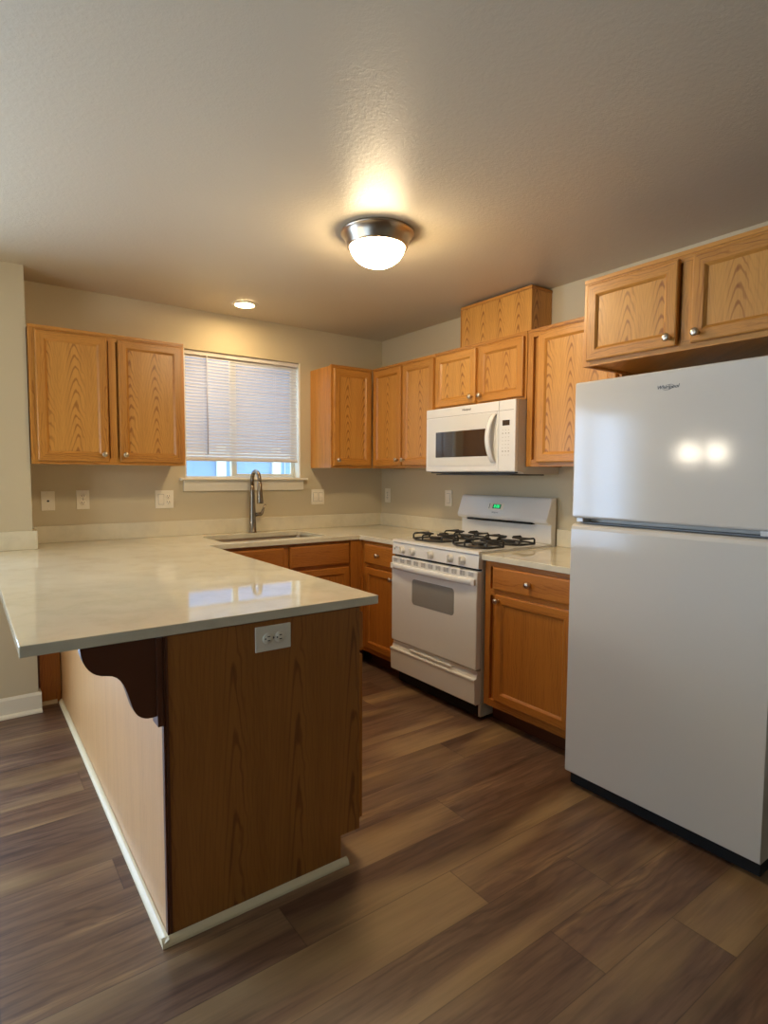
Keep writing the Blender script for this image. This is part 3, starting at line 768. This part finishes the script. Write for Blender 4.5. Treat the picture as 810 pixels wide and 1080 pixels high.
obj('logo_swoosh', bm, M_logo, fz)

# ------------------------------------------------------------------ lamps
cl = thing('ceiling_light', 'lit round flush ceiling light with nickel rim and frosted dome', 'ceiling light', (-1.280, -1.752, H-.001))
bm = BM()
lathe(bm, [(0, 0), (.160, 0), (.167, -.003), (.168, -.008), (.162, -.012), (.158, -.016), (.147, -.036), (.140, -.062), (.137, -.068), (.130, -.070), (.124, -.066), (.124, -.03), (0, -.03)], n=64); obj('rim', bm, M_nickel, cl)
bm = BM(); lathe(bm, [(.121, -.05)]+[(.123*math.cos(a), -.066-.086*math.sin(a)) for a in [math.radians(k*9) for k in range(10)]]+[(0, -.152)], n=48); obj('dome_shade', bm, M_dome, cl)
rc = thing('recessed_light', 'small lit recessed ceiling light in front of the window wall', 'recessed light', (-1.33, -.325, H-.001))
bm = BM(); lathe(bm, [(.062, -.001), (.062, -.010), (.070, -.009), (.086, -.003), (.087, 0), (.062, -.001)], n=48); obj('trim_ring', bm, M_trim, rc)
bm = BM(); lathe(bm, [(0, -.0075), (.05, -.0065), (.0615, -.004), (.0615, -.001), (0, -.001)], n=40); obj('lens', bm, M_can, rc)
# two-shade pendant over the dining side (out of frame, mirrored in the refrigerator door)
pd = thing('pendant_light', 'two-shade pendant light hanging over the dining side', 'pendant light', (-4.1, -1.42, H+.025-.026))
bm = BM(); lathe(bm, [(0, 0), (.06, 0), (.055, -.02), (0, -.025)], n=24); tube(bm, [(0, 0, -.02), (0, 0, -.80)], .006, 8)
tube(bm, [(0, -.125, -.80), (0, .125, -.80)], .008, 8); obj('stem', bm, M_nickel, pd)
for s in (-1, 1):
    bm = BM(); lathe(bm, [(0, -.80), (.03, -.81), (.06, -.85), (.072, -.90), (.058, -.945), (0, -.96)], (0, s*.125, 0), n=24); obj('glass_shade', bm, M_bulb, pd)

# ------------------------------------------------------------------ blind
bl = thing('window_blind', 'white mini blind lowered over most of the kitchen window', 'blind', (-1.195, .03, WZ1))
zb_ = 1.425-WZ1
bm = BM(); box(bm, -.422, .422, -.018, .014, -.030, -.002, 0, .003); obj('headrail', bm, M_blind, bl)
bm = BM(); n = 33; z0, z1 = zb_+.022, -.038
for i in range(n):
    z = z0+(z1-z0)*i/(n-1); a = math.radians(53); hw = .0125
    prof = []
    for k in range(5):
        s = -1+k*.5; cr = .0022*(1-s*s)
        prof.append((hw*s*math.cos(a)-cr*math.sin(a), z+hw*s*math.sin(a)+cr*math.cos(a)))
    A = [bm.verts.new((-.421, p[0], p[1])) for p in prof]; B = [bm.verts.new((.421, p[0], p[1])) for p in prof]
    for k in range(4):
        f = bm.faces.new((A[k], B[k], B[k+1], A[k+1])); f.smooth = True
obj('slats', bm, M_blind, bl, fix=False)
bm = BM(); box(bm, -.421, .421, -.012, .012, zb_-.004, zb_+.012, 0, .003); obj('bottom_rail', bm, M_blind, bl)
bm = BM()
for x_ in (-.30, .24):
    for y_ in (-.0145, .0145): tube(bm, [(x_, y_, -.03), (x_, y_, zb_+.005)], .0009, 5)
obj('ladder_cord', bm, M_blind, bl)
bm = BM(); tube(bm, [(-.275, -.022, -.02), (-.275, -.024, zb_+.04)], .0042, 8); obj('tilt_wand', bm, mat('translucent_wand', srgb(205, 205, 210), .2), bl)

# ------------------------------------------------------------------ wall plates
def plate(name, label, loc, rz, w_, h_, kind):
    t_ = thing(name, label, 'wall plate' if kind == 'coax' else ('outlet' if 'o' in kind else 'switch'), loc, rz, 'ivory wall plates')
    bm = BM(); box(bm, -w_/2, w_/2, -.006, -.0005, -h_/2, h_/2, 0, .002); obj('cover_plate', bm, M_plast, t_)
    n = len(kind) if kind != 'coax' else 0
    if kind == 'coax':
        bm = BM(); lathe(bm, [(0, 0), (.006, 0), (.006, -.010), (.003, -.011), (0, -.011)], (0, -.006, 0), 'y', 12); obj('coax_socket', bm, M_iron, t_)
    for i, k in enumerate(kind if kind != 'coax' else ''):
        cx = (i-(n-1)/2)*.046
        if k == 'o':
            for s in (-1, 1):
                bm = BM(); lathe(bm, [(0, -.0025), (.0155, -.0025), (.0168, -.001), (.0168, 0), (0, 0)], (cx, -.006, s*.0195), 'y', 20)
                r = obj('receptacle', bm, M_plast, t_)
                bm = BM(); box(bm, cx-.0075, cx-.0050, -.0092, -.0084, s*.0195-.001, s*.0195+.0075); box(bm, cx+.0050, cx+.0075, -.0092, -.0084, s*.0195-.001, s*.0195+.0075)
                box(bm, cx-.002, cx+.002, -.0092, -.0084, s*.0195-.010, s*.0195-.006); obj('slots', bm, M_black, r)
        if k == 'r':   # rocker
            bm = BM(); prism(bm, [(-.006, -.033), (-.0075, -.033), (-.0105, 0), (-.0075, .033), (-.006, .033)], 'x', cx-.0165, cx+.0165); obj('rocker', bm, M_plast, t_)
            bm = BM(); box(bm, cx-.0185, cx+.0185, -.0064, -.0055, -.035, .035); obj('rocker_recess', bm, M_slot, t_)
    for s in (-1, 1) if kind != 'o' else (0,):
        for i in range(max(n, 1)):
            bm = BM(); lathe(bm, [(0, -.0015), (.003, -.001), (.0035, 0)], ((i-(max(n, 1)-1)/2)*.046, -.006, s*.047 if s else 0), 'y', 8)
            obj('screw', bm, M_grey if kind == 'o' else M_plast, t_)
    return t_
plate('coax_plate', 'ivory coax plate, leftmost of the wall plates under the left cabinet', (-2.444, 0, 1.165), 0, .072, .116, 'coax')
plate('wall_outlet', 'ivory duplex outlet right of the coax plate under the left cabinet', (-2.257, 0, 1.169), 0, .072, .116, 'o')
plate('switch_and_outlet_plate', 'ivory double plate with switch and outlet just left of the window sill', (-1.771, 0, 1.162), 0, .118, .118, 'ro')
plate('double_switch_plate', 'ivory double rocker plate right of the window sill, under the corner cabinet', (-.612, 0, 1.157), 0, .114, .118, 'rr')
plate('wall_outlet', 'ivory outlet on the right wall, next to the room corner', (0, -.097, 1.163), RW, .072, .116, 'o')
plate('wall_switch', 'ivory rocker switch on the right wall behind the left of the range', (0, -.845, 1.165), RW, .074, .116, 'r')
t_ = plate('peninsula_outlet', 'white outlet mounted sideways at the top of the peninsula end panel', (-2.096, PYE, .829), 0, .078, .118, 'o')
t_.rotation_euler = (0, PI/2, 0)
